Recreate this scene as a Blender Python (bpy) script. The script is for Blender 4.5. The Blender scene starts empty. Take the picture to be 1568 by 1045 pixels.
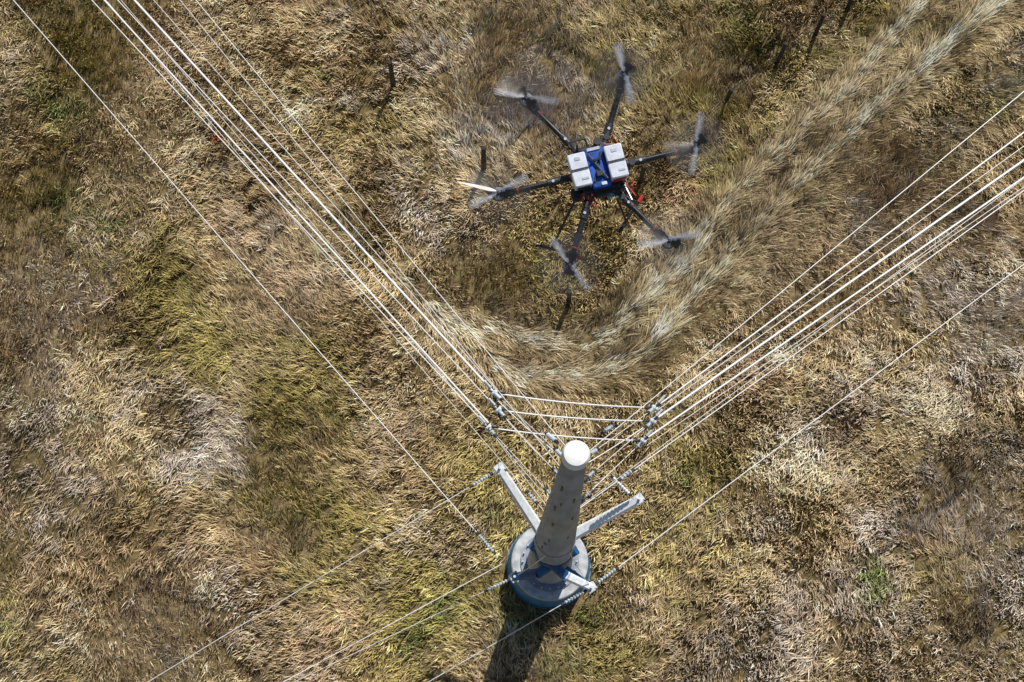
import bpy, math, numpy as np
from mathutils import Vector, Matrix
rng=np.random.default_rng(7)
scene=bpy.context.scene
col=scene.collection

# ---------------------------------------------------------------- materials
def nodes(name):
    m=bpy.data.materials.new(name); m.use_nodes=True
    nt=m.node_tree; b=nt.nodes['Principled BSDF']
    return m,nt,b
def mat(name,c,rough=.6,metal=0.,noise=.15,scale=8.,c2=None,stretch=None):
    m,nt,b=nodes(name)
    tc=nt.nodes.new('ShaderNodeTexCoord'); n=nt.nodes.new('ShaderNodeTexNoise')
    n.inputs['Scale'].default_value=scale; n.inputs['Detail'].default_value=6
    if stretch:
        mp=nt.nodes.new('ShaderNodeMapping'); mp.inputs['Scale'].default_value=stretch
        nt.links.new(tc.outputs['Object'],mp.inputs['Vector']); nt.links.new(mp.outputs['Vector'],n.inputs['Vector'])
    else: nt.links.new(tc.outputs['Object'],n.inputs['Vector'])
    r=nt.nodes.new('ShaderNodeValToRGB')
    if c2 is None: c2=tuple(x*(1-2*noise) for x in c)
    r.color_ramp.elements[0].position=.35; r.color_ramp.elements[1].position=.65
    r.color_ramp.elements[0].color=(*c2,1); r.color_ramp.elements[1].color=(*c,1)
    nt.links.new(n.outputs['Fac'],r.inputs['Fac'])
    nt.links.new(r.outputs['Color'],b.inputs['Base Color'])
    b.inputs['Roughness'].default_value=rough; b.inputs['Metallic'].default_value=metal
    return m
M=dict(
 steel=mat('galvanised_steel',(.30,.35,.42),.6,.0,.16,3.,stretch=(1,1,.25)),
 cap=mat('white_cap',(.88,.88,.87),.5,0,.05,10),
 white=mat('white_paint',(.80,.84,.86),.45,0,.10,6),
 blue=mat('painted_blue_shade',(.012,.11,.27),.45,0,.25,4),  # bluish skylit shade on arms and shaft, put into the colour
 skirt=mat('painted_skirt_shade',(.09,.26,.42),.6,0,.2,3),  # shaded side of the foundation, painted as blue
 conc=mat('concrete',(.54,.56,.58),.85,0,.2,3),
 dark=mat('dark_steel',(.05,.055,.065),.5,.3,.2,10),
 cable=mat('aluminium_conductor',(.90,.90,.89),.35,.1,.05,3),
 cable2=mat('thin_wire',(.74,.72,.68),.45,.1,.1,3),
 glass=mat('insulator_porcelain',(.55,.64,.70),.25,0,.2,12),
 fit=mat('galvanised_fitting',(.70,.74,.78),.4,.3,.1,12),
 wood=mat('weathered_wood',(.045,.038,.032),.9,0,.3,12),
 carbon=mat('carbon_fibre',(.018,.022,.028),.35,0,.3,30),
 plastic=mat('black_plastic',(.025,.03,.036),.5,0,.2,20),
 batt=mat('battery_wrap',(.66,.71,.80),.5,0,.10,14),
 dblue=mat('blue_plate',(.012,.10,.52),.4,0,.3,14),
 silver=mat('motor_silver',(.72,.76,.82),.3,.5,.1,20),
 red=mat('red_wire',(.6,.04,.03),.5), orange=mat('orange_wire',(.7,.2,.04),.5),
 teal=mat('camera_glass',(.06,.35,.40),.2),
)
# spinning propeller: translucent streaks
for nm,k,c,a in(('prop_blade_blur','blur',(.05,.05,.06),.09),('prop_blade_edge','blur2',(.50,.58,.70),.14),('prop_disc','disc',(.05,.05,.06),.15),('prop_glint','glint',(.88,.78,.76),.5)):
    m,nt,b=nodes(nm); b.inputs['Base Color'].default_value=(*c,1); b.inputs['Roughness'].default_value=.35
    b.inputs['Alpha'].default_value=a; M[k]=m

# ---------------------------------------------------------------- mesh builder
class B:
    def __init__(s): s.v=[];s.f=[];s.m=[];s.mats=[]
    def mi(s,k):
        if k not in s.mats: s.mats.append(k)
        return s.mats.index(k)
    def add(s,vs,fs,k):
        o=len(s.v); s.v+= [tuple(x) for x in vs]; i=s.mi(k)
        for f in fs: s.f.append([a+o for a in f]); s.m.append(i)
    def rings(s,pts,rad,k,n=8,caps=True,up=None):
        pts=[Vector(p) for p in pts]; vs=[];fs=[]
        for i,p in enumerate(pts):
            d=(pts[min(i+1,len(pts)-1)]-pts[max(i-1,0)])
            if d.length<1e-9: d=Vector((0,0,1))
            d.normalize()
            a=d.orthogonal() if abs(d.z)>.999 else d.cross(Vector((0,0,1)))
            a.normalize(); b=d.cross(a)
            for j in range(n):
                t=2*math.pi*j/n
                vs.append(p+(a*math.cos(t)+b*math.sin(t))*rad[i])
        for i in range(len(pts)-1):
            for j in range(n):
                fs.append([i*n+j,i*n+(j+1)%n,(i+1)*n+(j+1)%n,(i+1)*n+j])
        if caps:
            fs.append(list(range(n))[::-1]); fs.append([(len(pts)-1)*n+j for j in range(n)])
        s.add(vs,fs,k)
    def tube(s,p,q,r,k,r2=None,n=8): s.rings([p,q],[r,r if r2 is None else r2],k,n)
    def beam(s,p,q,w,h,k,w2=None):
        p=Vector(p);q=Vector(q);d=(q-p).normalized(); a=d.cross(Vector((0,0,1))).normalized(); b=a.cross(d)
        w2=w if w2 is None else w2
        vs=[];c=.18
        for P,ww in((p,w),(q,w2)):
            for x,y in((-.5,-.5+c),(-.5+c,-.5),(.5-c,-.5),(.5,-.5+c),(.5,.5-c),(.5-c,.5),(-.5+c,.5),(-.5,.5-c)):
                vs.append(P+a*x*ww+b*y*h*ww/w)
        fs=[[j,(j+1)%8,8+(j+1)%8,8+j] for j in range(8)]+[list(range(8))[::-1],list(range(8,16))]
        s.add(vs,fs,k)
    def box(s,c,sz,k,bev=.01,rz=0.):
        x,y,z=[q/2 for q in sz]; e=min(bev,x*.5,y*.5,z*.5)
        prof=[(x-e,y),(x,y-e),(x,-y+e),(x-e,-y),(-x+e,-y),(-x,-y+e),(-x,y-e),(-x+e,y)]
        vs=[]
        for zz,ins in((-z,e),(-z+e,0),(z-e,0),(z,e)):
            for a,b in prof:
                a2=a-math.copysign(ins,a); b2=b-math.copysign(ins,b)
                vs.append((c[0]+a2*math.cos(rz)-b2*math.sin(rz),c[1]+a2*math.sin(rz)+b2*math.cos(rz),c[2]+zz))
        fs=[[i*8+(j+1)%8,i*8+j,(i+1)*8+j,(i+1)*8+(j+1)%8] for i in range(3) for j in range(8)]
        fs+=[list(range(8)),list(range(24,32))[::-1]]
        s.add(vs,fs,k)
    def insul(s,p,q,k='glass',r=.09,rod=.03,step=.11,a=.1,b=.9):
        p=Vector(p);q=Vector(q); s.tube(p,q,rod*.8,'fit',n=6)
        L=(q-p).length; n=max(3,int(L*(b-a)/step)); pts=[];rd=[]
        for i in range(n):
            t0=a+(b-a)*i/n; 
            pts+=[p.lerp(q,t0),p.lerp(q,t0+(b-a)*.35/n),p.lerp(q,t0+(b-a)*.5/n),p.lerp(q,t0+(b-a)*.9/n)]
            rd+=[rod,r,r,rod]
        s.rings(pts,rd,k,10)
        for t in(.04,.96):
            c=p.lerp(q,t); s.rings([c+(q-p).normalized()*-.06,c+(q-p).normalized()*.06],[.055,.055],'dark',6)
    def obj(s,name,parent=None,smooth=True):
        me=bpy.data.meshes.new(name); me.from_pydata(s.v,[],s.f)
        for k in s.mats: me.materials.append(M[k])
        me.polygons.foreach_set('material_index',s.m)
        me.update()
        o=bpy.data.objects.new(name,me); col.objects.link(o)
        if smooth:
            me.polygons.foreach_set('use_smooth',[len(f)==4 for f in s.f])
            try: me.set_sharp_from_angle(angle=math.radians(35))
            except Exception: pass
        if parent: o.parent=parent
        return o
def empty(name,loc=(0,0,0)):
    e=bpy.data.objects.new(name,None); e.location=loc; e.empty_display_size=.3; col.objects.link(e); return e

# ---------------------------------------------------------------- ground
m,nt,b=nodes('dry_meadow_ground')
tc=nt.nodes.new('ShaderNodeTexCoord')
def noise(sc,det=8,rough=.6):
    n=nt.nodes.new('ShaderNodeTexNoise'); n.inputs['Scale'].default_value=sc; n.inputs['Detail'].default_value=det
    n.inputs['Roughness'].default_value=rough; nt.links.new(tc.outputs['Object'],n.inputs['Vector']); return n
n1=noise(.12);n2=noise(3.5,12,.7)
r1=nt.nodes.new('ShaderNodeValToRGB'); e=r1.color_ramp.elements
e[0].position=.3;e[0].color=(.14,.12,.045,1);e[1].position=.7;e[1].color=(.26,.205,.14,1)
x=e.new(.5);x.color=(.21,.16,.075,1)
r2=nt.nodes.new('ShaderNodeValToRGB'); e=r2.color_ramp.elements
e[0].position=.35;e[0].color=(.35,.33,.3,1);e[1].position=.68;e[1].color=(1.5,1.45,1.35,1)
mx=nt.nodes.new('ShaderNodeMix'); mx.data_type='RGBA'; mx.blend_type='MULTIPLY'; mx.inputs[0].default_value=1
nt.links.new(n1.outputs['Fac'],r1.inputs['Fac']);nt.links.new(n2.outputs['Fac'],r2.inputs['Fac'])
nt.links.new(r1.outputs['Color'],mx.inputs[6]);nt.links.new(r2.outputs['Color'],mx.inputs[7])
nt.links.new(mx.outputs[2],b.inputs['Base Color']); b.inputs['Roughness'].default_value=.95
bp=nt.nodes.new('ShaderNodeBump'); bp.inputs['Strength'].default_value=.8; bp.inputs['Distance'].default_value=.15
nt.links.new(n2.outputs['Fac'],bp.inputs['Height']); nt.links.new(bp.outputs['Normal'],b.inputs['Normal'])
me=bpy.data.meshes.new('ground'); S=1500
me.from_pydata([(-S,-S,0),(S,-S,0),(S,S,0),(-S,S,0)],[],[[0,1,2,3]]); me.materials.append(m)
g=bpy.data.objects.new('ground',me); col.objects.link(g)

# ---------------------------------------------------------------- grass (one mesh)
def vnoise(x,y,sc,seed):
    r=np.random.default_rng(seed).random((256,256))
    X=x*sc+100;Y=y*sc+100; xi=np.floor(X).astype(int);yi=np.floor(Y).astype(int)
    fx=X-xi;fy=Y-yi; fx=fx*fx*(3-2*fx);fy=fy*fy*(3-2*fy)
    g=lambda a,b:r[a%256,b%256]
    return (g(xi,yi)*(1-fx)+g(xi+1,yi)*fx)*(1-fy)+(g(xi,yi+1)*(1-fx)+g(xi+1,yi+1)*fx)*fy
def fbm(x,y,sc,seed,o=4):
    t=0;a=1;n=0
    for i in range(o): t=t+a*vnoise(x,y,sc*2**i,seed+i*17);n+=a;a*=.55
    return t/n
def pline(x,y,pts):
    best=np.full(x.shape,1e9);tx=np.zeros_like(x);ty=np.zeros_like(x);sd=np.zeros_like(x)
    for (ax,ay),(bx,by) in zip(pts[:-1],pts[1:]):
        dx,dy=bx-ax,by-ay;L=dx*dx+dy*dy
        t=np.clip(((x-ax)*dx+(y-ay)*dy)/L,0,1); d=np.hypot(x-ax-t*dx,y-ay-t*dy)
        k=d<best; best=np.where(k,d,best);tx=np.where(k,dx/L**.5,tx);ty=np.where(k,dy/L**.5,ty)
        sd=np.where(k,np.sign((x-ax)*dy-(y-ay)*dx),sd)
    return best,tx,ty,sd
outer=[(30,40),(23.47,32.41),(20.61,30.06),(15.85,25.84),(12.45,22.4),(9.45,19.22),(7.4,17.01),(5.39,14.55),(3.17,13.7),(.44,13.7),(-1.9,15.41),(-4.58,17.89),(-8.05,20.87)]
inner=[(26,39),(19.94,32.41),(17.65,30.06),(14.13,26.16),(11.07,23.18),(8.97,21.18),(7.46,18.77),(5.73,17.01),(4.03,15.56),(2.37,14.98),(.17,15.27),(-1.5,16.42)]
wire_shadow=[(-24,15),(-19.5,10.2),(-16.8,7.5),(-14.2,4.4),(-11.7,2.8),(-9.9,1.4),(-6,-3)]  # conductor bundle's cast shadow, painted into the grass as a dark streak
rut2=[(-13.3,25.5),(-13.9,24.3),(-15.1,22.1),(-15.8,20.3),(-16.6,18.5)]
fp=[(27,41),(22.5,37),(18.5,34.2),(15.3,31.0),(13.7,29.6),(11.9,28.2),(9.4,26.0),(5.6,22.4),(2.4,16.8)]
blobs={
'olive':[(-19.8,21.8,2.5),(-14.9,17.9,3.5),(-9.1,12.4,3.5),(-8.1,8.6,3.5),(-2.2,9.1,2.5),(7.4,10.2,2.5),(6.2,6.2,2.5),(2.1,18.8,2.5),(6.3,27.1,3),(10.8,28.7,3),(-3.7,3.4,3),(3,2.4,2.5),(-11.9,14.1,3),(-.1,7.5,2),(16.1,29.5,2.5),(-17,19.3,3),(9,23,2.),(-20,29,3),(0,4,2),(8,26,3),(4,20,2)],
'purple':[(-20,16.7,2.5),(-19.7,12.4,3),(19.3,16.7,3),(19.6,14.1,3),(14.8,4.9,4),(12.6,11.6,3),(-18.3,8.8,3),(-11.4,4.9,2.5),(10.8,3.1,3),(-3.1,29.5,2.5),(-18.8,23.7,2.5),(18.6,3.7,4),(-1.3,24.8,2.5),(-3.8,20.9,2.5),(-13,10.2,2.5),(2,27,3),(20,9,3)],
'green':[(-19.8,21.8,1.4),(-20,26.1,1.8),(-3.7,3.1,1.2),(14.3,5.4,1.3),(4.4,18.7,1.),(-2.7,4.1,.9),(-17.6,20.9,1.2),(-19.9,3.7,.8),(3,3.7,1.4),(-.6,7.8,1.2),(1,4.0,1.7),(11,30,1.4),(-8.5,27.6,.5),(2.5,2,1.2),(-14,18,.8),(7,9.5,.9)],
'pale':[(-9.4,26,.8),(-6.9,26.4,.7),(15.1,14.7,1.1),(17.5,12.4,1.4),(-18.2,11.9,1.1),(-12,4.9,1.),(-17.2,3.1,1.8),(10.4,10.2,1.7),(-20.2,18.2,.9),(12.2,9.9,1.4),(20.2,18.2,2.),(-3.7,15.8,1.),(6,18.2,1.),(-2.7,20.6,.8),(-20.3,12.7,1.2),(-21,1,2.2),(11.5,14.5,.9),(20,15,1.2)],
'red':[(-12.9,24.5,.35),(12.6,5.2,.3),(8,22,.2)],
}
pal=np.array([[.68,.525,.295],[.50,.355,.205],[.44,.365,.125],[.17,.225,.065],[.62,.53,.445],[.90,.78,.54],[.55,.12,.05]])
X0,X1,Y0,Y1=-28,28,-4,38
NC=41000
cx=rng.uniform(X0,X1,NC);cy=rng.uniform(Y0,Y1,NC)
k=np.hypot(cx-1.47,cy-5.76)>1.85; cx=cx[k];cy=cy[k];NC=len(cx)
def bl(name):
    t=np.zeros(NC)
    for a,b_,r in blobs[name]: t=np.maximum(t,np.exp(-((cx-a)**2+(cy-b_)**2)/(r*r)))
    return t
wob=fbm(cx,cy,.6,5)-.5
sc=np.zeros((NC,7))
sc[:,0]=.30+2.2*(fbm(cx,cy,.35,11)-.5)
sc[:,1]=.34+2.2*(fbm(cx,cy,.3,22)-.5)
sc[:,2]=-.05+1.1*bl('olive')+2.2*(fbm(cx,cy,.4,33)-.5)
sc[:,3]=-.62+1.7*bl('green')+2.4*(fbm(cx,cy,.7,44)-.5)
sc[:,4]=-.1+1.1*bl('purple')+2.2*(fbm(cx,cy,.4,55)-.5)
sc[:,5]=-.8+1.9*bl('pale')+2.2*(fbm(cx,cy,.8,66)-.5)
sc[:,6]=-2+4.*bl('red')
d1,tx1,ty1,s1=pline(cx+wob*.8,cy+wob*.8,outer); d2,tx2,ty2,s2=pline(cx+wob*.8,cy-wob*.8,inner)
d3,tx3,ty3,s3=pline(cx+wob,cy,wire_shadow); d4,tx4,ty4,s4=pline(cx,cy,rut2); d5,_,_,_=pline(cx+wob*.3,cy-1.,fp[:-2])
dt=np.minimum(d1,d2); use1=d1<d2
tx=np.where(use1,tx1,tx2);ty=np.where(use1,ty1,ty2);sd=np.where(use1,s1,s2)
trk=np.clip(np.exp(-(dt/.30)**2)*(.5+1.4*fbm(cx,cy,.6,91)),0,1.25); near=np.exp(-(dt/1.25)**2)
edge=np.exp(-((dt-.65)/.20)**2)*np.clip(2*fbm(cx,cy,.6,92)-.1,0,1)
fade=np.clip((cx+8)/7,0,1); trk*=.2+.8*fade; near*=.3+.7*fade; edge*=fade
t5=np.exp(-(d5/.28)**2)
sc[:,0]+=1.0*near; sc[:,5]+=2.5*trk; sc[:,1]-=.2*near; sc[:,3]-=near; sc[:,4]-=.7*near
sc[:,1]+=1.0*edge; sc[:,5]-=.6*edge; sc[:,3]+=1.0*t5; sc[:,1]+=.8*t5
t4=np.exp(-(d4/.35)**2); sc[:,5]+=1.6*t4
t3=np.exp(-(d3/.3)**2); sc[:,1]+=.8*t3  # browner grass along the painted conductor shadow
w=np.exp((sc+rng.normal(0,.25,sc.shape))*4.6); w/=w.sum(1,keepdims=True)
ccol=w@pal
ccol*=rng.lognormal(0,.26,(NC,1))*(1-.35*edge[:,None])*(1-.3*t3[:,None])*(1-.4*t5[:,None])
ccol*=(.68+.66*fbm(cx,cy,.28,123))[:,None]
ang=2*math.pi*(fbm(cx,cy,.11,77)*1.5)-1.2
ang+=rng.normal(0,.5,NC)
lx=np.cos(ang);ly=np.sin(ang)
def blend(lx,ly,vx,vy,w): 
    lx=lx*(1-w)+vx*w;ly=ly*(1-w)+vy*w;n=np.hypot(lx,ly)+1e-6;return lx/n,ly/n
nx=ty*sd;ny=-tx*sd
lx,ly=blend(lx,ly,-tx*.8+nx*.6,-ty*.8+ny*.6,np.clip(near*1.1,0,.95))
lx,ly=blend(lx,ly,-tx,-ty,np.clip(trk*1.2,0,1))
lx,ly=blend(lx,ly,tx3,ty3,np.clip(t3,0,1)*.8)
lodge=np.clip(.48+.7*(fbm(cx,cy,.5,88)-.5)*2+.3*near+.3*trk,.15,1.)
hgt=(.26+.34*(fbm(cx,cy,.6,99)-.3))*rng.uniform(.6,1.5,NC)*(1+.45*near-.1*trk)
hgt*=np.where(t3>.5,.6,1)*(1-.45*edge)
NB=15
idx=np.repeat(np.arange(NC),NB);N=len(idx)
bx=cx[idx]+rng.normal(0,.12,N);by=cy[idx]+rng.normal(0,.12,N)
a=np.arctan2(ly,lx)[idx]+rng.normal(0,.45,N)*(1-.5*np.clip(near,0,1))[idx]
L=hgt[idx]*rng.uniform(.6,1.4,N)*1.2
lo=np.clip(lodge[idx]+rng.normal(0,.15,N),.05,1.)
th=np.radians(12+70*lo)
wd=rng.uniform(.009,.024,N)
dx=np.cos(a);dy=np.sin(a)
h1=L*.5*np.sin(th*.6);z1=L*.5*np.cos(th*.6)
h2=h1+L*.5*np.sin(th);z2=z1+L*.5*np.cos(th)
fa=rng.uniform(0,math.pi,N)*.35+a+math.pi/2
px=np.cos(fa)*wd;py=np.sin(fa)*wd
V=np.empty((N,5,3),np.float32)
V[:,0]=np.stack([bx-px,by-py,np.zeros(N)],1);V[:,1]=np.stack([bx+px,by+py,np.zeros(N)],1)
V[:,2]=np.stack([bx+dx*h1+px*.9,by+dy*h1+py*.9,z1],1);V[:,3]=np.stack([bx+dx*h1-px*.9,by+dy*h1-py*.9,z1],1)
V[:,4]=np.stack([bx+dx*h2,by+dy*h2,z2],1)
base=(np.arange(N)*5)[:,None]
loops=np.concatenate([base+np.array([0,1,2,3]),base+np.array([3,2,4])],1).astype(np.int32).ravel()
starts=(np.arange(N)[:,None]*7+np.array([0,4])).astype(np.int32).ravel()
me=bpy.data.meshes.new('grass')
me.vertices.add(N*5);me.vertices.foreach_set('co',V.ravel())
me.loops.add(N*7);me.loops.foreach_set('vertex_index',loops)
me.polygons.add(N*2);me.polygons.foreach_set('loop_start',starts)
me.update(calc_edges=True)
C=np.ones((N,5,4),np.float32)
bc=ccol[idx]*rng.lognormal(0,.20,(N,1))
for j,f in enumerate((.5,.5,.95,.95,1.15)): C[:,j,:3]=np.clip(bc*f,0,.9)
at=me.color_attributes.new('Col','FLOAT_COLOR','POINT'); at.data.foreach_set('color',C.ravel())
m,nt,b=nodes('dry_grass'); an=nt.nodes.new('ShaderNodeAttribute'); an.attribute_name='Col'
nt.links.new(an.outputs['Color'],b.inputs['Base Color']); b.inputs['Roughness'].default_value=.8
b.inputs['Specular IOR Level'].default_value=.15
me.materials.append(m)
o=bpy.data.objects.new('grass',me); col.objects.link(o)

# ---------------------------------------------------------------- transmission pole
PX,PY=1.47,5.76; HP=23.7
pole=empty('transmission_pole',(PX,PY,0))
def prad(z): return .94+( .27-.94)*(z/HP)**.92
bd=B(); n=48
def ringz(lst,k,n=48):
    bd.rings([(PX,PY,z) for z,_ in lst],[r for _,r in lst],k,n)
ringz([(-.3,1.70),(.12,1.70),(.12,1.66),(1.55,1.46)],'skirt',64)  # sloped blue side carries the painted shade below the disc
ringz([(1.55,1.50),(1.66,1.50),(1.70,1.46)],'conc',64)
bd.rings([(PX,PY,1.69),(PX,PY,1.76)],[1.14,1.14],'steel',48)
for i in range(20):
    t=2*math.pi*i/20; c=(PX+1.05*math.cos(t),PY+1.05*math.sin(t))
    bd.tube((*c,1.70),(*c,1.90),.03,'fit',n=6)
f=bd.obj('foundation',pole)
bd=B()
zs=[1.70,2.5,3,4.8,6,7.8,7.82,10,12,14,14.02,17,19,21,23.2]
ringz([(z,prad(z)+(0.012 if (z in(7.82,14.02)) else 0)) for z in zs],'steel',36)
for z in(1.8,9.0): bd.rings([(PX,PY,z-.06),(PX,PY,z+.06)],[prad(z)+.025,prad(z)+.025],'steel',36)
ringz([(23.15,.28),(23.2,.33),(23.48,.33),(23.56,.28),(23.60,.16)],'cap',36)
for i in range(30):
    z=8+i*.5; t=math.radians(203+(4 if i%2 else -4)); r=prad(z)
    bd.tube((PX+r*.97*math.cos(t),PY+r*.97*math.sin(t),z),(PX+(r+.10)*math.cos(t),PY+(r+.10)*math.sin(t),z),.010,'fit',n=5)
for z,az,h,ww in((9.5,222,.5,.07),(11.8,238,.35,.05),(14.8,236,.45,.08),(17.2,226,.5,.06),(18.3,246,.3,.04),(20.2,232,.5,.06),(12.6,296,.3,.04),(18.8,292,.5,.05),(16,300,.3,.05),(10.8,228,.25,.10)):
    t=math.radians(az); r=prad(z)+.008
    bd.beam((PX+r*math.cos(t),PY+r*math.sin(t),z),(PX+(r-.015)*math.cos(t),PY+(r-.015)*math.sin(t),z+h),ww,.03,'dark')
bd.obj('shaft',pole)
UL=(-.43,8.27,8.);UR=(4.39,7.2,8.);LL=(.09,4.84,5.);LR=(2.81,4.37,6.)
bd=B()
bd.beam((1.1,6.15,6.6),UL,.40,.34,'white',.30)
bd.beam((1.9,6.0,6.6),UR,.40,.34,'white',.30)
bd.beam((2.25,5.6,6.9),(.95,4.88,6.0),.34,.30,'blue'); bd.beam((.95,4.88,6.0),LL,.34,.30,'blue',.26)  # blue beams: shade of the lower arms and straps painted on
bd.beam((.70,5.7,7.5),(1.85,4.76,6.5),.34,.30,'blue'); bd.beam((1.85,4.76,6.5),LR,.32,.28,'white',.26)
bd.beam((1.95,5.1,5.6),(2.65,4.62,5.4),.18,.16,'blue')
bd.rings([(PX,PY,6.3),(PX,PY,6.9)],[prad(6.2)+.03,prad(7)+.03],'blue',36)  # collar added in the same painted blue shade
for P in(UL,UR,LL,LR):
    P=Vector(P); bd.box(P,(.36,.34,.14),'fit',.03,.6)
    bd.tube(P+Vector((0,0,-.25)),P+Vector((0,0,.25)),.05,'fit')
    bd.tube(P+Vector((-.24,.05,.0)),P+Vector((.24,-.05,.05)),.035,'dark'); bd.tube(P+Vector((.05,.22,.05)),P+Vector((-.05,-.22,.08)),.035,'glass')
bd.obj('crossarms',pole)

bd=B(); V3=Vector
jl=[V3((-.5,8.79,17)),V3((-.4,8.64,15.5)),V3((-.72,8.44,14))]
jr=[V3((4.04,8.36,17)),V3((4.14,8.31,15.5)),V3((3.99,8.03,14))]
pL=[V3((1.36,6.1,21)),V3((1.38,6.13,18)),V3((1.26,6.08,15))]
pR=[V3((1.85,6.18,21)),V3((1.96,6.13,18)),V3((2.06,6.08,15))]
def hard(P,s=1):
    bd.box(P,(.20,.12,.10),'fit',.03,.5*s)
    bd.tube(P+V3((-.17,.1*s,.0)),P+V3((.15,-.12*s,.05)),.04,'dark'); bd.tube(P+V3((.06,.13,-.1)),P+V3((-.06,-.08,.2)),.035,'glass')
    bd.tube(P+V3((.1*s,.02,0)),P+V3((.3*s,-.03,.1)),.035,'dark')
    bd.tube(P+V3((-.1*s,.14,.05)),P+V3((-.28*s,.34,.05)),.035,'glass'); bd.tube(P+V3((.0,-.14,.0)),P+V3((.06*s,-.26,.0)),.03,'dark')
for i,(a_,b_) in enumerate(list(zip(jl,pL))+list(zip(jr,pR))):
    d=(a_-b_)
    bd.tube(b_,a_,.012,'cable2',n=5); bd.insul(b_+d*.03,b_+d*.14,r=.055,rod=.02,step=.08)
    bd.insul(b_+d*.88,a_,r=.06,rod=.03,step=.08); hard(a_,1 if i<3 else -1)
for P in pL+pR: bd.box(P,(.16,.16,.2),'dark',.04,.4)
bd.insul((.95,7.4,18.0),(1.2,7.05,18.6),r=.07,step=.08); bd.insul((2.6,7.75,16.6),(2.9,7.98,16.4),r=.07,step=.08)
bd.insul((4.1,7.3,8.2),(3.36,7.86,9.),r=.075); bd.tube((3.36,7.86,9.),(1.9,6.1,17.5),.011,'cable2')
bd.obj('insulator_strings',pole)
bd=B()
def cab(pts,r,k='cable',n=6): bd.rings(pts,[r]*len(pts),k,n)
def sagline(a,b,s,k=12): 
    a=V3(a);b=V3(b); return [a.lerp(b,i/k)-V3((0,0,4*s*(i/k)*(1-i/k))) for i in range(k+1)]
for a_,b_ in zip(jl,jr):
    cab(sagline(a_,b_,.35),.024); 
cab(sagline(jl[0]+V3((0,-.1,-.1)),(1.9,6.1,19.),.4),.014); cab(sagline(jr[1],(1.2,6.1,18.),.3),.014)
cab(sagline(jl[1],(1.7,6.1,17.),.4),.012); cab(sagline(jl[2],(1.2,6.2,12.),.2),.012)
cab(sagline(jr[2],(1.9,6.2,13.),.2),.012)
cab(sagline(UL,jl[2],.3),.012)
cab(sagline(LL,(1.2,5.2,9.),.3),.012); cab(sagline(LR,(1.9,5.3,9.),.3),.012)
bd.obj('jumper_cables',pole)

# ---------------------------------------------------------------- spans
def span(a,b,r,k='cable',L=95,ins=None,s=.0,inl=1.0):
    a=V3(a);b=V3(b);d=(b-a).normalized(); e_=a+d*L
    cab([a+d*L*t-V3((0,0,4*s*t*(1-t))) for t in np.linspace(0,1,24)],r,k)
    if ins: bd.insul(a+d*ins,a+d*(ins+inl),r=.07,rod=.03,step=.1)
def finish(name,b_):
    e_=empty(name,tuple(b_)); o_=bd.obj('conductors',e_); return e_
def fixparent(e_):
    for c in e_.children: c.matrix_parent_inverse=Matrix.Translation(-e_.location)
bd=B()
span((-.5,5.45,6),(-20.19,27.84,6),.018,ins=.15)
span(jl[0],(-11.72,21.33,17),.036); span(jl[0]+V3((.05,.1,0)),(-11.12,21.33,17),.013,'cable2')
span(jl[1],(-12.74,22.21,15.5),.015)
span(jl[2],(-14.12,23.1,14),.017); span(jl[2]+V3((0,.15,0)),(-13.7,23.1,14),.029)
span((1.24,6.1,20),(-9.44,19.55,20),.012,'cable2'); span((1.45,6.05,22),(-8.44,18.36,22),.011,'cable')
span((1.07,6.29,11),(-1.77,9.62,12-.9),.012,'cable2',ins=.4,inl=.5); span((1.2,6.3,13),(-1.5,9.5,13),.011,'cable2')
e1=finish('power_line',jl[0])
bd=B()
span(jr[0],(15.39,16.85,17),.024); span(jr[0]+V3((0,-.12,0)),(15.34,16.4,17),.014,'cable2')
span(jr[1],(15.92,16.6,15.5),.038); span(jr[2],(16.5,16.67,14),.032)
span(jr[2]+V3((.1,-.15,0)),(16.7,16.5,14),.013,'cable2')
span((2.0,6.3,11),(17.71,17.46,11),.018,ins=1.8,inl=.6); span((1.9,6.1,12.5),(17.4,17.5,12.2),.012,'cable2')
span((1.65,6.1,21),(13.81,16.18,21),.012)
span(LR,(19.49,16.52,6),.018,ins=.2)
e2=finish('power_line',jr[0])
bd=B()
span(UL,(-10.6,2.02,8),.017,'cable2',ins=.3,inl=.9); span(LL,(-7.37,1.22,6),.014,'cable2',ins=.2); span((-.35,5.2,6),(-6.94,1.67,6),.016)
span(LR,(-2.93,1.11,6),.017,'cable2',ins=.2)
e3=finish('power_line',UL)
for e_ in(e1,e2,e3,pole): fixparent(e_)

# ---------------------------------------------------------------- wooden posts and fence
def post(bdx,x,y,h=1.3,tx=0,ty=0,r=.07):
    bdx.rings([(x,y,-.1),(x+tx*.5,y+ty*.5,h*.5),(x+tx,y+ty,h)],[r*1.1,r,r*.9],'wood',8)
fe=empty('wire_fence',(9.4,25.9,0)); bd=B()
for i,(x,y) in enumerate(fp): post(bd,x,y,1.8,rng.normal(0,.06),rng.normal(0,.06),.10)
for z in(.5,.9,1.5):
    for (a0,a1),(b0,b1) in zip(fp[:-2],fp[1:-1]): bd.tube((a0,a1,z),(b0,b1,z),.015,'wood',n=4)
bd.obj('posts_and_wire',fe); fixparent(fe)
for i,(x,y) in enumerate([(-5.3,27.0),(-1.25,23.0)]):
    bd=B(); post(bd,0,0,2.3,.05,.02,.11); bd.tube((.02,.0,.8),(.35,.12,.1),.02,'wood'); o_=bd.obj('wooden_post'); o_.location=(x,y,0)

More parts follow.
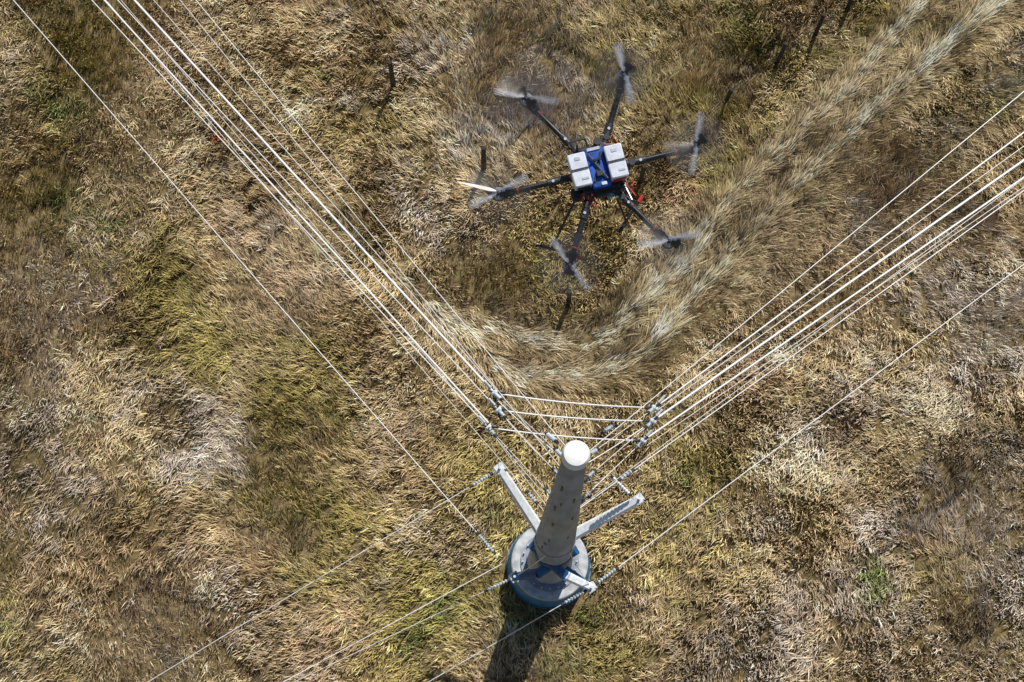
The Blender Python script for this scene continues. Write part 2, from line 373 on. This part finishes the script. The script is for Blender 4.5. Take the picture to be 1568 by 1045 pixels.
# ---------------------------------------------------------------- drone
dr=empty('hexacopter_drone',(.77,4.76,42))
bd=B()
bd.box((0,0,0),(.46,.34,.05),'carbon',.015); bd.box((0,0,.07),(.34,.40,.03),'plastic',.01)
bd.box((0,.20,.02),(.30,.08,.08),'plastic',.02); bd.box((0,-.21,.02),(.34,.08,.09),'plastic',.02)
bd.box((-.23,-.17,.0),(.10,.12,.08),'plastic',.02);bd.box((.18,-.22,-.03),(.14,.10,.10),'plastic',.03)
bd.obj('body',dr)
bd=B()
for s in(-1,1):
    for t in(-1,1): bd.box((s*.168,t*.078,.15),(.160,.150,.13),'batt',.008)
    bd.box((s*.168,0,.222),(.165,.014,.008),'plastic',.002)
    bd.box((s*.168,.1,.218),(.05,.03,.004),'silver',.001); bd.box((s*.168+.03,-.09,.218),(.06,.02,.004),'silver',.001)
    bd.box((s*.165,-.157,.14),(.12,.012,.06),'red' if s>0 else 'plastic',.004)
bd.obj('batteries',dr)
bd=B()
bd.box((0,0,.12),(.168,.38,.06),'dblue',.012)
bd.beam((-.06,-.13,.158),(.06,.13,.158),.018,.012,'plastic'); bd.beam((.06,-.13,.170),(-.06,.13,.170),.018,.012,'plastic')
bd.box((0,.06,.18),(.10,.02,.014),'carbon',.003);bd.box((0,-.07,.18),(.06,.05,.02),'plastic',.005)
bd.box((0,.17,.155),(.12,.03,.012),'silver',.003); bd.box((.02,-.16,.155),(.05,.03,.012),'batt',.003)
bd.obj('top_plate',dr)
bd=B(); bd.tube((-.13,.2,.0),(-.13,.25,.16),.01,'carbon')
bd.beam((-.19,.28,.17),(-.05,.28,.17),.022,.02,'plastic'); bd.beam((-.05,.28,.17),(-.04,.20,.15),.018,.02,'plastic');bd.beam((-.19,.28,.17),(-.17,.19,.15),.018,.02,'plastic')
bd.rings([(.06,.24,.08),(.06,.24,.13)],[.035,.035],'plastic',16)
bd.obj('antenna_mast',dr)
bd=B()
R=.92
for i in range(6):
    t=math.radians(60*i); c,s=math.cos(t),math.sin(t); P=lambda r,z,o=0:(r*c-o*s,r*s+o*c,z)
    bd.tube(P(.18,0),P(R,.0),.026,'carbon',n=12)
    bd.tube(P(.20,0),P(.30,0),.036,'plastic',n=12); bd.tube(P(.36,0),P(.46,0),.036,'plastic',n=12)
    bd.rings([P(.33,-.02),P(.33,.04)],[.035,.030],'plastic',12)
    bd.rings([P(.41,.03),P(.41,.043)],[.014,.014],'silver',8)
    bd.tube(P(.25,.035),P(.25,.05),.014,'orange',n=8)
    bd.tube(P(R-.14,0),P(R+.05,0),.040,'plastic',n=12)
    bd.rings([P(R-.185,.0),P(R-.170,.0)],[.032,.032],'red',10)
    bd.rings([P(R,-.03),P(R,.0),P(R,.03),P(R,.05)],[.05,.062,.062,.054],'plastic',20)
    bd.rings([P(R,.051),P(R,.075),P(R,.085)],[.056,.056,.044],'silver',20)
    bd.rings([P(R,.086),P(R,.11)],[.020,.014],'plastic',12)
    bd.tube(P(R,-.06),P(R,-.03),.03,'silver',n=12)
    bd.box(P(R-.09,.045),(.07,.045,.03),'batt',.004,t)
    bd.rings([P(.2,-.03,.03),P(.35,-.03,.045),P(.55,-.025,.03),P(.8,-.03,.02)],[.003]*4,'plastic',5)
bd.obj('arms_and_motors',dr)
bd=B()
def blade(cx_,cy_,z,ang,k,wd_=.034,RR=.30):
    c,s=math.cos(ang),math.sin(ang); vs=[];prof=[(.02,.3),(.08,.9),(.16,.85),(.24,.65),(RR,.3)]
    for r,w_ in prof:
        for sg in(-1,1): vs.append((cx_+r*c-sg*w_*wd_*.5*s,cy_+r*s+sg*w_*wd_*.5*c,z+sg*.004+r*.04))
    bd.add(vs,[[2*i,2*i+2,2*i+3,2*i+1] for i in range(4)],k)
a0=[35,60,125,165,80,150]
for i in range(6):
    t=math.radians(60*i); X_,Y_=R*math.cos(t),R*math.sin(t)
    for rr_,zz in((.30,.10),(.24,.098),(.16,.096)):
        vs=[(X_+rr_*math.cos(2*math.pi*q/40),Y_+rr_*math.sin(2*math.pi*q/40),zz) for q in range(40)]; bd.add(vs,[list(range(40))],'disc')
    for q in range(20):
        an_=math.radians(a0[i]-50+q*4.5)
        for h in(0,math.pi): blade(X_,Y_,.108+q*.0009,an_+h,'blur2' if q>16-(i%2) else 'blur',wd_=.05)
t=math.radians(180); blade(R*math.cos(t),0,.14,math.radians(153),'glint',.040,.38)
bd.obj('propellers',dr)
bd=B()
for (p,q,l1,l2) in (((-.66,-.42,-.5),(-.24,-.68,-.5),(-.15,-.08,0),(-.05,-.15,0)),((.12,-.50,-.5),(.44,-.20,-.5),(.10,-.14,0),(.15,-.06,0))):
    p=V3(p);q=V3(q); bd.tube(p,q,.013,'carbon'); bd.tube(p.lerp(q,.02),p.lerp(q,.22),.018,'plastic'); bd.tube(p.lerp(q,.8),p.lerp(q,.98),.018,'red')
    bd.tube(l1,p.lerp(q,.3),.012,'carbon'); bd.tube(l2,p.lerp(q,.7),.012,'carbon')
bd.obj('landing_gear',dr)
bd=B()
bd.box((.05,-.10,-.14),(.10,.09,.12),'plastic',.02); bd.tube((.05,-.13,-.2),(.05,-.22,-.22),.045,'plastic',n=16); bd.tube((.05,-.22,-.22),(.05,-.235,-.222),.036,'teal',n=16)
bd.box((.06,-.25,.03),(.06,.05,.05),'teal',.01); bd.box((.14,-.26,.0),(.07,.05,.04),'silver',.01)
rr=np.random.default_rng(3)
for i in range(30):
    x,y=rr.uniform(-.24,.26),rr.choice([-.23,-.22,.21])
    pts=[(x,y*.8,.05)]
    for q in range(4): pts.append((pts[-1][0]+rr.normal(0,.035),y+rr.normal(0,.045),.03+rr.normal(0,.03)))
    bd.rings(pts,[.006]*5,['red','orange','silver','plastic'][i%4],5)
bd.obj('camera_and_wiring',dr)
dr.rotation_euler=(Matrix.Rotation(math.radians(8),3,'X')@Matrix.Rotation(math.radians(14),3,'Z')).to_euler()

# ---------------------------------------------------------------- light
EL,AZ=47,22
w_=bpy.data.worlds.new('World'); scene.world=w_; w_.use_nodes=True
nt=w_.node_tree; sk=nt.nodes.new('ShaderNodeTexSky'); sk.sky_type='NISHITA'; sk.sun_disc=False
sk.sun_elevation=math.radians(EL); sk.sun_rotation=math.radians(AZ)
nt.links.new(sk.outputs[0],nt.nodes['Background'].inputs[0]); nt.nodes['Background'].inputs[1].default_value=.07
l=bpy.data.lights.new('sun','SUN'); l.energy=5; l.angle=math.radians(.5); l.color=(1,.95,.87)
lo_=bpy.data.objects.new('sun',l); lo_.rotation_euler=(-math.radians(90-EL),0,-math.radians(AZ)); lo_.location=(10,30,60); col.objects.link(lo_)
# ---------------------------------------------------------------- camera
cd=bpy.data.cameras.new('camera'); cd.sensor_width=36; cd.lens=36*2000/1568; cd.clip_end=5000
co=bpy.data.objects.new('camera',cd); co.location=(0,0,53); co.rotation_euler=(math.radians(16),0,0); col.objects.link(co)
scene.camera=co
scene.view_settings.view_transform='Standard'
